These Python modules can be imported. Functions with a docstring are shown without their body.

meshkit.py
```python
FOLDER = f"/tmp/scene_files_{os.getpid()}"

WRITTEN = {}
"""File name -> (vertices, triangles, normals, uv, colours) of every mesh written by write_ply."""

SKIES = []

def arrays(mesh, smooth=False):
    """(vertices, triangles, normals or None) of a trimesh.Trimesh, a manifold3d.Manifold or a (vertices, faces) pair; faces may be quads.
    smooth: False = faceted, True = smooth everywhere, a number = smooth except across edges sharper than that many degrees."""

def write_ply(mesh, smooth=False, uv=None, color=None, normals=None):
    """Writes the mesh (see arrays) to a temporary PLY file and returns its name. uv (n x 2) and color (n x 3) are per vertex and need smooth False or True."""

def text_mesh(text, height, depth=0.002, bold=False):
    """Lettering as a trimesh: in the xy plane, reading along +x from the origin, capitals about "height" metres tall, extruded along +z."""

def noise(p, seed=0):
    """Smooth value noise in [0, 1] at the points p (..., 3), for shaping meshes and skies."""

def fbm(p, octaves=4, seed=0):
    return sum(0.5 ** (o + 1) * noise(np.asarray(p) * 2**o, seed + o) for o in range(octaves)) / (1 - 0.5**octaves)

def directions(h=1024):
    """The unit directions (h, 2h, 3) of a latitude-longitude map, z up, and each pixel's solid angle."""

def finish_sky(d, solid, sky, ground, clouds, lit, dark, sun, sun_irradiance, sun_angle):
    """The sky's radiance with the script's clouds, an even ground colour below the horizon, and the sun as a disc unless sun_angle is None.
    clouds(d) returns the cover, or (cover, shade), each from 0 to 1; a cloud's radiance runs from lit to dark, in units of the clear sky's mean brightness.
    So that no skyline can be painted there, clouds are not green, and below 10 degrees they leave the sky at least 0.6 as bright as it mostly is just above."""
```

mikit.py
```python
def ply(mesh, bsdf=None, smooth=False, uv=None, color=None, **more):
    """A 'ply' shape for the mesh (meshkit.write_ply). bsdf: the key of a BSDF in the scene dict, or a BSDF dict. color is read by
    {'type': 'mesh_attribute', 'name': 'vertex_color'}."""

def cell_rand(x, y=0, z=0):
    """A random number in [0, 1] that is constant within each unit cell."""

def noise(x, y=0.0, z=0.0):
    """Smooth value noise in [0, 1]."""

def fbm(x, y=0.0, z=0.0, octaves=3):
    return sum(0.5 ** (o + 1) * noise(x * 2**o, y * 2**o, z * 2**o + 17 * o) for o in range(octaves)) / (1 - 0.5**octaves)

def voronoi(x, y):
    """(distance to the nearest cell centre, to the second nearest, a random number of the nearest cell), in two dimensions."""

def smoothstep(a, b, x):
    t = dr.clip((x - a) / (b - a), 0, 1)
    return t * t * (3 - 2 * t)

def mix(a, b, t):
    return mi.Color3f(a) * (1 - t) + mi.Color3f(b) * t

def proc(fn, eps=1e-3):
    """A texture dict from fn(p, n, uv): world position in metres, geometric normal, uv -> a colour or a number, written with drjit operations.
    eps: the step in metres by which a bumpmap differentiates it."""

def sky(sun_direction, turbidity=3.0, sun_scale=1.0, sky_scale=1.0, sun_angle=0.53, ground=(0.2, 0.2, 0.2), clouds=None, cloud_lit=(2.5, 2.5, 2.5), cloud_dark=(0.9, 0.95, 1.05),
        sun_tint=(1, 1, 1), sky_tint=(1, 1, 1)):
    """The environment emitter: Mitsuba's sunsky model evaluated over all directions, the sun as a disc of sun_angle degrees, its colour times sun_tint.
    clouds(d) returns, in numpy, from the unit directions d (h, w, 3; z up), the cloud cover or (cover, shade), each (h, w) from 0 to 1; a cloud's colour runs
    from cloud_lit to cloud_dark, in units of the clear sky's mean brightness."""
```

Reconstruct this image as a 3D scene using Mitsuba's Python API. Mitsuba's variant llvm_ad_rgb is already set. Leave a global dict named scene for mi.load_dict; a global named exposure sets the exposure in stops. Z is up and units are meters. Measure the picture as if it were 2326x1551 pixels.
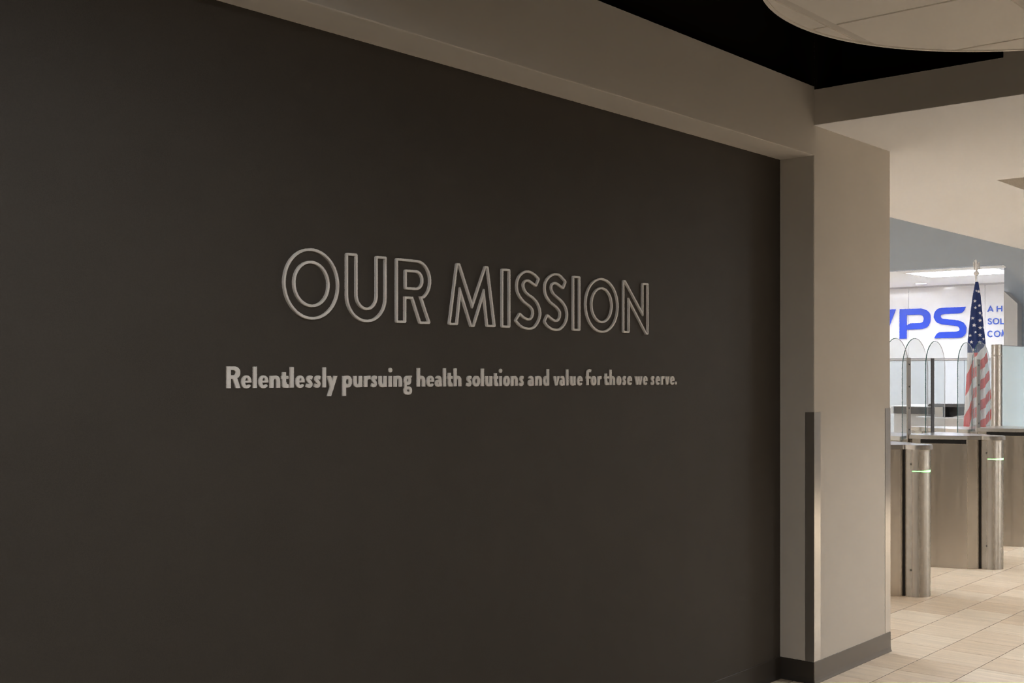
import math, random
import numpy as np, trimesh, mitsuba as mi, drjit as dr
import manifold3d as m3
import mikit, meshkit
from shapely.geometry import Polygon, LineString, LinearRing, Point, box as sbox
from shapely.ops import unary_union
from shapely import affinity

random.seed(3)
T = mi.ScalarTransform4f
scene, labels = {"type": "scene"}, {}

# ------------------------------------------------------------------ camera, light, exposure
exposure = 0.27
TH = math.atan(2311.0 / 2670.0)                       # the sign wall runs along +x, 40.9 degrees right of the view axis
C_, S_ = math.cos(TH), math.sin(TH)
scene["camera"] = {
    "type": "perspective", "fov_axis": "x", "fov": math.degrees(2 * math.atan(1163.0 / 2670.0)),
    "principal_point_offset_x": 0.0, "principal_point_offset_y": -69.5 / 1551.0,
    "near_clip": 0.05, "far_clip": 100.0,
    "to_world": T().look_at(origin=[0, 0, 1.5], target=[C_, S_, 1.5], up=[0, 0, 1]),
}
WARM = (1.0, 1.005, 1.0)
COOL = (1.0, 1.05, 1.11)
# (x, y, radiance) of the recessed lights in the low lobby ceiling and of the lights hanging in the hall
LOBBY_LIGHTS = [(9.0, 0.2, 21.0), (11.4, 0.2, 31.0), (11.4, -1.0, 31.0)]
HALL_LIGHTS = [(-2.4, -0.6, 5.0), (1.2, -0.6, 8.0), (1.2, 1.2, 10.5)]
HIGH_POWER = 24.0            # radiance of the light in the high part of the lobby
RECEPTION_POWER = 14.0       # radiance of the reception lights
DOWNLIGHT_POWER = 75.0
ADDED_SPOT_POWER = 7.0            # intensity of the added lamp that brightens the column foot
scene["sky"] = mikit.sky((0.2, 0.5, 0.8), turbidity=4.0, sun_scale=0.0, sky_scale=0.09, sun_angle=None, sky_tint=(1.1, 1.0, 0.88))   # daylight behind the glazed entrance


def rgb(*c):
    return {"type": "rgb", "value": list(c)}


def emit(power, tint):
    return {"type": "area", "radiance": rgb(*[power * t for t in tint])}


# ------------------------------------------------------------------ materials
def two(b):
    return {"type": "twosided", "bsdf": b}


def diffuse(*c):
    return two({"type": "diffuse", "reflectance": rgb(*c)})


def gloss(c, rough=0.3, spec=0.5):
    return two({"type": "principled", "base_color": rgb(*c), "roughness": rough, "specular": spec})


def metal(c, rough):
    return two({"type": "principled", "base_color": rgb(*c), "roughness": rough, "metallic": 1.0})


def wall_cover(p, n, uv):
    a = mikit.noise(p.x * 520, p.z * 520, 1.0)
    b = mikit.fbm(p.x * 7, p.z * 7, 3.0)
    k = 0.86 + 0.16 * a + 0.12 * b
    return mi.Color3f(0.058, 0.050, 0.042) * k


def wall_cover_bump(p, n, uv):
    return mikit.noise(p.x * 420, p.z * 420, 2.0)


def tile_tone(p, n, uv):
    pitch = 0.2955
    i, j = dr.floor((p.x - 0.140) / pitch), dr.floor((p.y - 0.046) / pitch)
    r = mikit.cell_rand(i, j, 5)
    streak = mikit.fbm(p.x * 62 + 9.7 * i, p.y * 3.2 + 5.3 * j, 2.0)
    fine = mikit.noise(p.x * 260, p.y * 9 + 3 * j, 4.0)
    base = mikit.mix((0.62, 0.505, 0.385), (0.72, 0.625, 0.505), r)
    return base * (0.84 + 0.22 * streak + 0.06 * fine)


def steel_painted_streaks(p, n, uv):
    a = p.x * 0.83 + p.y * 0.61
    s = mikit.noise(a * 46, p.z * 0.8, 1.0) * 0.6 + mikit.noise(a * 160, p.z * 1.4, 2.0) * 0.4  # vertical streaks of mirrored surroundings, painted into the steel
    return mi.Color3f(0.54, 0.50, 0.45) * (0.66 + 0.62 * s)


def steel_bump(p, n, uv):
    a = p.x * 0.83 + p.y * 0.61
    return mikit.noise(a * 60, p.z * 0.6, 3.0) + 0.35 * mikit.noise(a * 230, p.z * 1.2, 6.0)


M = {
    "paint": diffuse(0.66, 0.615, 0.555),
    "ceiling_paint": diffuse(0.86, 0.865, 0.87),
    "grey_paint": diffuse(0.43, 0.48, 0.54),
    "unseen_dark_grey": diffuse(0.17, 0.165, 0.165),
    "pier_lit_grey": diffuse(0.62, 0.62, 0.63),  # pale so that the pier holds the lit patch by the opening
    "black_paint": diffuse(0.016, 0.014, 0.011),
    "cloud_white": diffuse(0.90, 0.86, 0.79),
    "cloud_grid": diffuse(0.74, 0.70, 0.64),
    "wall_cover": two({"type": "bumpmap", "scale": 0.0005, "arbitrary": mikit.proc(wall_cover_bump, eps=0.0006),
                       "bsdf": {"type": "principled", "base_color": mikit.proc(wall_cover), "roughness": 0.62, "specular": 0.3}}),
    "base_vinyl": gloss((0.17, 0.15, 0.13), 0.45, 0.4),
    "base_dark": gloss((0.046, 0.04, 0.034), 0.5, 0.35),
    "letter": gloss((0.88, 0.85, 0.80), 0.4, 0.45),
    "guard_steel": two({"type": "principled", "base_color": rgb(0.58, 0.55, 0.51), "roughness": 0.2, "metallic": 0.82}),
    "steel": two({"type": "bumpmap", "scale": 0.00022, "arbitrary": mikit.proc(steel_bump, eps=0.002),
                  "bsdf": {"type": "roughconductor", "material": "none", "alpha_u": 0.36, "alpha_v": 0.12, "specular_reflectance": mikit.proc(steel_painted_streaks)}}),
    "steel_post": two({"type": "roughconductor", "material": "none", "alpha_u": 0.32, "alpha_v": 0.075, "specular_reflectance": rgb(0.55, 0.53, 0.50)}),
    "steel_plain": metal((0.66, 0.64, 0.61), 0.2),
    "lid_steel": metal((0.84, 0.82, 0.80), 0.24),
    "tile": two({"type": "principled", "base_color": mikit.proc(tile_tone), "roughness": 0.42, "specular": 0.4}),
    "grout": diffuse(0.17, 0.12, 0.085),
    "black_plastic": gloss((0.012, 0.012, 0.013), 0.35, 0.4),
    "bar_shaded": gloss((0.045, 0.045, 0.05), 0.3, 0.5),  # darker copy of the grey bar metal, backlit shade put into its colour
    "bar_grey": metal((0.50, 0.47, 0.44), 0.4),
    "glass": {"type": "thindielectric", "int_ior": 1.5, "specular_transmittance": rgb(0.93, 0.965, 0.965)},
    "glass_edge": gloss((0.018, 0.075, 0.08), 0.15, 0.6),
    "frosted": {"type": "principledthin", "base_color": rgb(0.67, 0.83, 0.92), "roughness": 0.5, "diff_trans": 1.1, "spec_trans": 0.0, "eta": 1.3},
    "panel_white": gloss((0.86, 0.86, 0.88), 0.12, 0.5),
    "panel_blue": gloss((0.66, 0.70, 0.75), 0.18, 0.5),
    "rail": metal((0.62, 0.62, 0.65), 0.35),
    "logo_blue": gloss((0.026, 0.072, 0.60), 0.3, 0.5),
    "text_blue": gloss((0.07, 0.13, 0.55), 0.35, 0.4),
    "desk_dark": gloss((0.075, 0.075, 0.08), 0.3, 0.5),
    "desk_white": gloss((0.74, 0.75, 0.78), 0.3, 0.4),
    "paper": diffuse(0.85, 0.85, 0.84),
    "chrome": metal((0.85, 0.84, 0.83), 0.12),
    "fixture_white": diffuse(0.82, 0.81, 0.79),
    "screw": gloss((0.02, 0.02, 0.02), 0.4, 0.4),
}
for k, b in M.items():
    scene["material_" + k] = b


# ------------------------------------------------------------------ helpers
used = {}


def numbered(name):
    n = used.get(name, 0)
    used[name] = n + 1
    return name if n == 0 else f"{name}_{n:03d}"


def obj(name, mesh, mat, parent=None, smooth=False, label=None, **more):
    key = numbered((parent + "__" if parent else "") + name)
    scene[key] = mikit.ply(mesh, "material_" + mat, smooth, **more)
    if label:
        labels[key] = {"label": label}
    return key


def tag(key, label, cat, group=None):
    labels[key] = {"label": label, "category": cat}
    if group:
        labels[key]["group"] = group
    return key


def thing(name, label, cat, group=None):
    return tag(numbered(name), label, cat, group)


def struct(name, mesh, mat, label=None, **more):
    key = obj(name, mesh, mat, **more)
    labels[key] = {"kind": "structure"}
    if label:
        labels[key]["label"] = label
    return key


def bx(x0, x1, y0, y1, z0, z1):
    m = trimesh.creation.box(extents=[x1 - x0, y1 - y0, z1 - z0])
    m.apply_translation([(x0 + x1) / 2, (y0 + y1) / 2, (z0 + z1) / 2])
    return m


def rbx(x0, x1, y0, y1, z0, z1, r=0.004):
    """A box with chamfered edges, as a hull."""
    pts = []
    for x, sx in ((x0, 1), (x1, -1)):
        for y, sy in ((y0, 1), (y1, -1)):
            for z, sz in ((z0, 1), (z1, -1)):
                pts += [[x, y + sy * r, z + sz * r], [x + sx * r, y, z + sz * r], [x + sx * r, y + sy * r, z]]
    return trimesh.convex.convex_hull(np.array(pts))


def cat(*ms):
    return trimesh.util.concatenate([m for m in ms])


def prism(poly, z0, z1):
    geoms = getattr(poly, "geoms", [poly])
    out = []
    for g in geoms:
        if g.area > 1e-9:
            m = trimesh.creation.extrude_polygon(g, z1 - z0, engine="earcut")
            m.apply_translation([0, 0, z0])
            out.append(m)
    return cat(*out)


def chamfer_prism(poly, z0, z1, c=0.004):
    """An upright prism whose top edge is rounded in two steps."""
    return cat(prism(poly, z0, z1 - c), prism(poly.buffer(-c * 0.35), z1 - c, z1 - c * 0.35), prism(poly.buffer(-c), z1 - c * 0.35, z1))


def on_wall_y(poly, y_back, depth):
    """A polygon in (x, z) standing on a wall that faces -y, its back at y_back."""
    m = prism(poly, 0, depth)
    v = m.vertices.copy()
    m.vertices = np.column_stack([v[:, 0], y_back - v[:, 2], v[:, 1]])
    return m


def on_wall_x(poly, x_back, depth):
    """A polygon in (y, z) standing on a wall that faces -x, its back at x_back."""
    m = prism(poly, 0, depth)
    v = m.vertices.copy()
    m.vertices = np.column_stack([x_back - v[:, 2], v[:, 0], v[:, 1]])
    m.invert()
    return m


def cyl(x, y, z0, z1, r, n=32):
    m = trimesh.creation.cylinder(radius=r, height=z1 - z0, sections=n)
    m.apply_translation([x, y, (z0 + z1) / 2])
    return m


def spline(pts, n=8, closed=False):
    """Catmull-Rom through the points."""
    p = np.asarray(pts, float)
    q = np.vstack([p[-1], p, p[0], p[1]]) if closed else np.vstack([2 * p[0] - p[1], p, 2 * p[-1] - p[-2]])
    out = []
    for i in range(1, len(q) - 2):
        for t in np.linspace(0, 1, n, endpoint=False):
            a, b, c, d = q[i - 1:i + 3]
            out.append(0.5 * (2 * b + (c - a) * t + (2 * a - 5 * b + 4 * c - d) * t * t + (3 * b - a - 3 * c + d) * t ** 3))
    if not closed:
        out.append(p[-1])
    return np.array(out)


def sup(cx, cy, rx, ry, p=2.0, n=72):
    t = np.linspace(0, 2 * math.pi, n, endpoint=False)
    c, s = np.cos(t), np.sin(t)
    return Polygon(np.column_stack([cx + rx * np.sign(c) * np.abs(c) ** (2 / p), cy + ry * np.sign(s) * np.abs(s) ** (2 / p)]))


# ------------------------------------------------------------------ the setting
Y_FACE, Y_SIGN = 2.60, 2.78        # face of the header and the column; the charcoal wall set back behind them
X_COL, X_COL2 = 5.222, 6.110
Z_HEAD, Z_LOW, Z_BEAM, Z_TOP, Z_HIGH = 2.541, 2.686, 2.857, 2.872, 3.60
X_GREY, X_END = 13.30, 16.0

struct("wall_sign", bx(-4, X_COL, Y_SIGN, 2.95, 0, 2.7), "wall_cover", "charcoal textured wall covering behind the raised white letters")
head = Polygon([(Y_FACE, Z_TOP), (Y_FACE, Z_HEAD + 0.004), (Y_FACE + 0.0012, Z_HEAD + 0.0012), (Y_FACE + 0.004, Z_HEAD), (2.95, Z_HEAD), (2.95, Z_TOP)])
hm = prism(head, -4, X_COL + 0.012)
hm.vertices = hm.vertices[:, [2, 0, 1]]
struct("wall_header", hm, "paint", "beige header over the recessed charcoal wall")
col = Polygon([(X_COL + 0.003, Y_FACE), (X_COL2 - 0.003, Y_FACE), (X_COL2, Y_FACE + 0.003), (X_COL2, 9), (X_COL, 9), (X_COL, Y_FACE + 0.003)])
struct("wall_column", prism(col, 0, Z_HIGH), "paint", "beige end wall of the recess beside the lobby opening")
struct("wall_beam", cat(bx(X_COL, 5.5, 1.716, Y_FACE, Z_LOW + 0.002, Z_BEAM), bx(X_COL, 5.5, -8, 1.716, Z_LOW + 0.002, 3.3)), "paint", "brown shaded beam face between the dark ceiling void and the lobby ceiling")
struct("ceiling_void", cat(bx(-4, 5.6, -8, 2.95, 3.3, 3.4), bx(5.5, 5.6, 1.6, 2.75, Z_BEAM, 3.3), bx(-4, 5.6, 2.72, 2.95, Z_TOP, 3.3), bx(X_COL + 0.001, 5.5, 2.585, 2.599, Z_BEAM + 0.001, 3.3), bx(5.21, X_COL, 2.599, 2.72, Z_TOP, 3.3)), "black_paint", "black painted void above the round ceiling cloud")

coffer = sbox(7.452, 1.86, 8.02, 2.49)
low = sbox(X_COL + 0.001, -8, X_GREY, 3.703).difference(coffer)
for x, y, _ in LOBBY_LIGHTS:
    low = low.difference(sbox(x - 0.6, y - 0.3, x + 0.6, y + 0.3))
struct("ceiling", cat(prism(low, Z_LOW, Z_LOW + 0.1), bx(5.6, X_GREY, -8, 3.703, 2.9, 2.95), bx(X_COL2, X_GREY, 3.62, 3.703, Z_LOW + 0.1, Z_HIGH)), "ceiling_paint", "pale lobby ceiling with a square recess")
cf = coffer.buffer(0.012, join_style=2).difference(coffer)
struct("ceiling_recess", cat(prism(cf, Z_LOW + 0.002, Z_LOW + 0.2), prism(coffer.buffer(0.012, join_style=2), Z_LOW + 0.2, Z_LOW + 0.21)), "paint", "tan square recess in the lobby ceiling")
struct("ceiling_high", bx(X_COL2, X_GREY, 3.62, 9, Z_HIGH, Z_HIGH + 0.1), "ceiling_paint")
grey = Polygon([(2.2, 0), (3.70, 0), (3.70, 1.97), (4.367, 2.675), (4.371, Z_LOW), (9, Z_LOW), (9, Z_HIGH), (2.2, Z_HIGH)])
struct("wall_lobby_side", bx(X_GREY, X_GREY + 0.14, -8, 2.2, 0, Z_HIGH), "unseen_dark_grey")  # unseen stretch, painted dark to dim the reflection in the corner guard
gm = on_wall_x(grey, X_GREY + 0.14, 0.14)
struct("wall_grey", gm, "grey_paint", "grey wall with the wide opening to the reception room")
ew = Polygon([(-4, 0), (X_GREY, 0), (X_GREY, 3.3), (-4, 3.3)]).difference(sbox(6.2, 0.05, 9.8, 2.3))
em = prism(ew, 0, 0.1)
v_ = em.vertices.copy()
em.vertices = np.column_stack([v_[:, 0], -8 - v_[:, 2], v_[:, 1]])
# right of the opening the wall stands back under a slanting edge, with an added pier painted pale for the lit patch
struct("wall_grey_set_back", bx(13.76, 13.86, 3.0, 4.513, 0, Z_LOW), "grey_paint", "grey wall set back behind the frosted glass barrier")
struct("wall_added_pier", on_wall_x(Polygon([(4.317, 0), (4.465, 0), (4.465, 2.410), (4.317, 2.266)]), 13.76, 0.16), "pier_lit_grey", "added slant-topped pier painted pale as the lit patch beside the reception opening")
struct("wall_lobby_end", cat(em, bx(X_COL2, X_END, 9, 9.1, 0, Z_HIGH)), "paint")
dr_ = struct("door_1", cat(*[bx(x, x + 0.06, -8.08, -8.02, 0.05, 2.3) for x in (6.2, 7.38, 8.56, 9.74)], bx(6.2, 9.8, -8.08, -8.02, 2.24, 2.3), bx(6.2, 9.8, -8.08, -8.02, 0.05, 0.12)), "bar_grey", "glazed entrance letting daylight into the lobby")
for x in (6.26, 7.44, 8.62):
    obj("pane", (np.array([[x, -8.05, 0.12], [x + 1.12, -8.05, 0.12], [x + 1.12, -8.05, 2.24], [x, -8.05, 2.24]]), np.array([[0, 1, 2, 3]])), "glass", dr_)
struct("wall_hall_end", bx(-4.1, -4, -8, 2.95, 0, 3.3), "paint")
RECEPTION_LIGHTS = [(14.15, 5.135), (14.15, 7.4)]
DOWNLIGHTS = [(15.455, 6.15), (15.455, 7.35)]
rc = sbox(X_GREY + 0.14, 2.9, X_END + 0.1, 9)
for x, y in RECEPTION_LIGHTS:
    rc = rc.difference(sbox(x - 0.43, y - 0.545, x + 0.43, y + 0.545))
for x, y in DOWNLIGHTS:
    rc = rc.difference(Point(x, y).buffer(0.075))
struct("ceiling_reception", cat(prism(rc, Z_LOW, Z_LOW + 0.1), bx(X_GREY + 0.14, X_END + 0.1, 2.9, 9, Z_LOW + 0.12, Z_LOW + 0.14)), "ceiling_paint", "white reception ceiling")
struct("wall_reception_side", bx(X_GREY + 0.14, X_END, 2.9, 3.0, 0, Z_LOW), "ceiling_paint")

# floor: a bed of grout with tiles laid on it
PITCH, GAPX, GAP, TX0, TY0 = 0.2955, 0.0030, 0.0042, 0.140, 0.046      # joints: GAPX across x, GAP across y
fl = struct("floor", bx(-4, X_END, -8, 9, -0.06, -0.0015), "grout", "floor of pale beige square tiles")
tile_mesh = rbx(0, PITCH - GAPX, 0, PITCH - GAP, -0.012, 0.0, 0.0009)
stuff = []
for i in range(-14, 54):
    for j in range(-27, 31):
        x, y = TX0 + i * PITCH + GAPX / 2, TY0 + j * PITCH + GAP / 2
        t = tile_mesh.copy()
        t.apply_translation([x, y, 0])
        if 17 <= i <= 35 and 5 <= j <= 12 and not (y > 2.6 and x + PITCH < X_COL2):
            obj("tile", t, "tile", fl)
        else:
            q = [[x, y, 0], [x + PITCH - GAPX, y, 0], [x + PITCH - GAPX, y + PITCH - GAP, 0], [x, y + PITCH - GAP, 0]]
            stuff.append(q)
q = np.array(stuff).reshape(-1, 3)
f = np.arange(len(q)).reshape(-1, 4)
key = obj("tile_field", (q, f), "tile", fl)
labels[key] = {"kind": "stuff", "label": "the floor tiles beyond the doorway area"}

# cove base
def cove(pts_poly_y0, x0, x1, y0, h=0.105):
    prof = Polygon([(y0, 0.0), (y0 - 0.0095, 0.0), (y0 - 0.009, 0.004), (y0 - 0.006, 0.012), (y0 - 0.0035, 0.026), (y0 - 0.003, h - 0.002), (y0 - 0.002, h), (y0, h)])
    m = prism(prof, x0, x1)
    m.vertices = m.vertices[:, [2, 0, 1]]
    m.fix_normals()
    return m


def cove_x(x0, y0, y1, sgn, h=0.105):
    m = cove(None, y0, y1, 0.0, h)
    v = m.vertices.copy()
    m.vertices = np.column_stack([x0 + sgn * -v[:, 1], v[:, 0], v[:, 2]])
    m.fix_normals()
    return m


struct("baseboard_column", cat(cove(None, X_COL - 0.003, X_COL2 + 0.003, Y_FACE), cove_x(X_COL2, Y_FACE - 0.002, 9, 1)), "base_vinyl", "dark taupe vinyl cove base around the beige column")
struct("baseboard_sign", cat(cove(None, -4, X_COL - 0.006, Y_SIGN), cove_x(X_COL, Y_FACE, Y_SIGN, -1)), "base_dark", "charcoal cove base below the charcoal wall, its short reveal run painted dark as shade")  # the reveal run is the column vinyl, darkened to hold its shade


# stainless corner guards
def guard(x, sx, label):
    w, t, z0, z1 = 0.066, 0.0022, 0.107, 1.307
    y = Y_FACE
    xo = x - sx * t
    a, b = sorted((xo, x + sx * w))
    c, d = sorted((xo, x - sx * 0.0002))
    m = cat(rbx(a, b, y - t, y - 0.0002, z0, z1, 0.0007), rbx(c, d, y - t, y + 0.046, z0, z1, 0.0007))
    tag(obj("corner_guard", m, "guard_steel"), label, "corner guard", None)


guard(X_COL, 1, "stainless steel corner guard on the left edge of the beige column beside the charcoal wall")
guard(X_COL2, -1, "stainless steel corner guard on the right edge of the beige column beside the turnstiles")

# ------------------------------------------------------------------ round ceiling cloud
CX, CY, CR, CZ = 3.768, 0.960, 0.990, 2.72
cl = thing("ceiling_cloud", "round white ceiling cloud of square tiles with a curved edge hanging in the black void", "ceiling panel")
disc = Point(CX, CY).buffer(CR, 96)
inner = Point(CX, CY).buffer(CR - 0.012, 96)
obj("edge_trim", prism(disc.difference(inner), CZ - 0.004, CZ + 0.075), "cloud_white", cl)
gx, gy = 3.866, 1.859
grid = unary_union([sbox(gx + 0.605 * k - 0.008, CY - 1.2, gx + 0.605 * k + 0.008, CY + 1.2) for k in range(-3, 3)]
                   + [sbox(CX - 1.2, gy - 0.59 * k - 0.018, CX + 1.2, gy - 0.59 * k + 0.018) for k in range(0, 5)]).intersection(inner)
obj("grid", prism(grid, CZ + 0.004, CZ + 0.02), "cloud_grid", cl)
for a in range(-3, 3):
    for b in range(-1, 4):
        c = sbox(gx + 0.605 * a + 0.008, gy - 0.59 * (b + 1) + 0.018, gx + 0.605 * (a + 1) - 0.008, gy - 0.59 * b - 0.018).intersection(inner.buffer(-0.001))
        if c.area > 0.004:
            obj("tile", prism(c, CZ, CZ + 0.018), "cloud_white", cl)
obj("back", prism(inner, CZ + 0.02, CZ + 0.03), "cloud_white", cl)
for k in range(4):
    an = math.pi / 4 + k * math.pi / 2
    obj("hanger", cyl(CX + 0.7 * math.cos(an), CY + 0.7 * math.sin(an), CZ + 0.03, 3.302, 0.004, 10), "steel_plain", cl)


# ------------------------------------------------------------------ lamps
def troffer(x, y, z, lx, ly, power, tint, label, group=None):
    t = thing("ceiling_light", label, "ceiling light", group)
    o = sbox(x - lx / 2, y - ly / 2, x + lx / 2, y + ly / 2)
    i = o.buffer(-0.025, join_style=2)
    obj("frame", cat(prism(o.difference(i), z - 0.003, z + 0.05), prism(o, z + 0.05, z + 0.06)), "fixture_white", t)
    k = obj("diffuser", (np.array([[*p, z + 0.02] for p in list(i.exterior.coords)[:4]]), np.array([[0, 1, 2, 3]])), "fixture_white", t)
    v, f_ = meshkit.WRITTEN[scene[k]["filename"]][:2]
    n = np.cross(v[f_[0, 1]] - v[f_[0, 0]], v[f_[0, 2]] - v[f_[0, 0]])
    if n[2] > 0:
        scene[k]["flip_normals"] = True
    scene[k]["emitter"] = emit(power, tint)
    return t


PLACE = ["nearest to the beige column", "close to the grey wall and nearer the turnstiles", "close to the grey wall in the second row"]
for (x, y, p), pl in zip(LOBBY_LIGHTS, PLACE):
    troffer(x, y, Z_LOW, 1.2, 0.6, p, WARM, "recessed light in the lobby ceiling, " + pl, "recessed lights of the lobby")
PLACE = ["farthest behind the camera", "in the middle", "nearest to the charcoal wall"]
for (x, y, p), pl in zip(HALL_LIGHTS, PLACE):
    t = troffer(x, y, 2.68, 1.2, 0.6, p, WARM, "long white light hanging in the hall, the one " + pl, "hanging lights of the hall")
    for dx in (-0.5, 0.5):
        obj("hanger", cyl(x + dx, y, 2.74, 3.301, 0.005, 10), "steel_plain", t)
t = thing("added_spotlight", "added unseen round lamp in the ceiling, brightening the foot of the beige column", "ceiling light")  # added out of view to lighten the lower part of the column
sx_, sy_ = 5.80, 0.92
obj("can", prism(Point(sx_, sy_).buffer(0.09, 24).difference(Point(sx_, sy_).buffer(0.08, 24)), Z_LOW - 0.012, Z_LOW), "fixture_white", t)
scene[t + "__bulb"] = {"type": "spot", "intensity": rgb(*[ADDED_SPOT_POWER * w for w in WARM]), "cutoff_angle": 52.0, "beam_width": 24.0, "to_world": T().look_at(origin=[sx_, sy_, Z_LOW - 0.01], target=[sx_, sy_, 0], up=[0, 1, 0])}
troffer(8.2, 6.2, Z_HIGH - 0.07, 1.2, 1.2, HIGH_POWER, COOL, "square white light on the high ceiling behind the turnstiles")
troffer(*RECEPTION_LIGHTS[0], Z_LOW, 0.86, 1.09, RECEPTION_POWER, COOL, "bright white rectangular light in the reception ceiling above the blue logo")
troffer(*RECEPTION_LIGHTS[1], Z_LOW, 0.86, 1.09, RECEPTION_POWER, COOL, "white rectangular light in the reception ceiling hidden by the beige column")
for q_, (x, y) in enumerate(DOWNLIGHTS):
    t = thing("downlight", "small round downlight in the reception ceiling close to the white logo wall" if q_ == 0 else "round reception downlight out of sight behind the beige column", "ceiling light", None)
    rg = Point(x, y).buffer(0.075, 24)
    obj("trim", prism(rg.buffer(0.012).difference(rg.buffer(-0.006)), Z_LOW - 0.004, Z_LOW + 0.001), "fixture_white", t)
    obj("can", prism(rg.difference(rg.buffer(-0.004)), Z_LOW, Z_LOW + 0.1), "fixture_white", t)
    dm = trimesh.creation.cylinder(radius=0.0705, height=0.01, sections=28)
    dm.apply_translation([x, y, Z_LOW + 0.012])
    k = obj("lens", dm, "fixture_white", t)
    scene[k]["emitter"] = emit(DOWNLIGHT_POWER, COOL)

# ------------------------------------------------------------------ big hollow letters: OUR MISSION
RIM = 0.0078
DEEP = 0.009
O1 = [(2.1792, 2.3859, 1.662, 1.8688), (2.216, 2.3476, 1.6995, 1.8312)]
O2 = [(3.6416, 3.8544, 1.6593, 1.8677), (3.6803, 3.814, 1.6979, 1.8314)]
U = [(2.4217, 1.8655), (2.4608, 1.8665)]
S1 = [(3.3566, 1.8441), (3.3351, 1.8576), (3.3116, 1.8661), (3.2908, 1.8681), (3.2703, 1.8635), (3.2498, 1.8514), (3.2366, 1.835), (3.2316, 1.8149), (3.2333, 1.7969), (3.2435, 1.7793), (3.26, 1.7644), (3.2805, 1.7521), (3.3025, 1.7423), (3.3181, 1.7312), (3.3225, 1.7164), (3.3155, 1.7011), (3.2986, 1.6931), (3.2728, 1.6987), (3.2473, 1.7122), (3.225, 1.6867), (3.2473, 1.6706), (3.2728, 1.6614), (3.3038, 1.6593), (3.3298, 1.6656), (3.3521, 1.6855), (3.364, 1.7078), (3.364, 1.7263), (3.3561, 1.7445), (3.3403, 1.7623), (3.3194, 1.7747), (3.2986, 1.7829), (3.2805, 1.7936), (3.2703, 1.8072), (3.2682, 1.8203), (3.2767, 1.8307), (3.2934, 1.8354), (3.3116, 1.8302), (3.3398, 1.819)]
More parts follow.
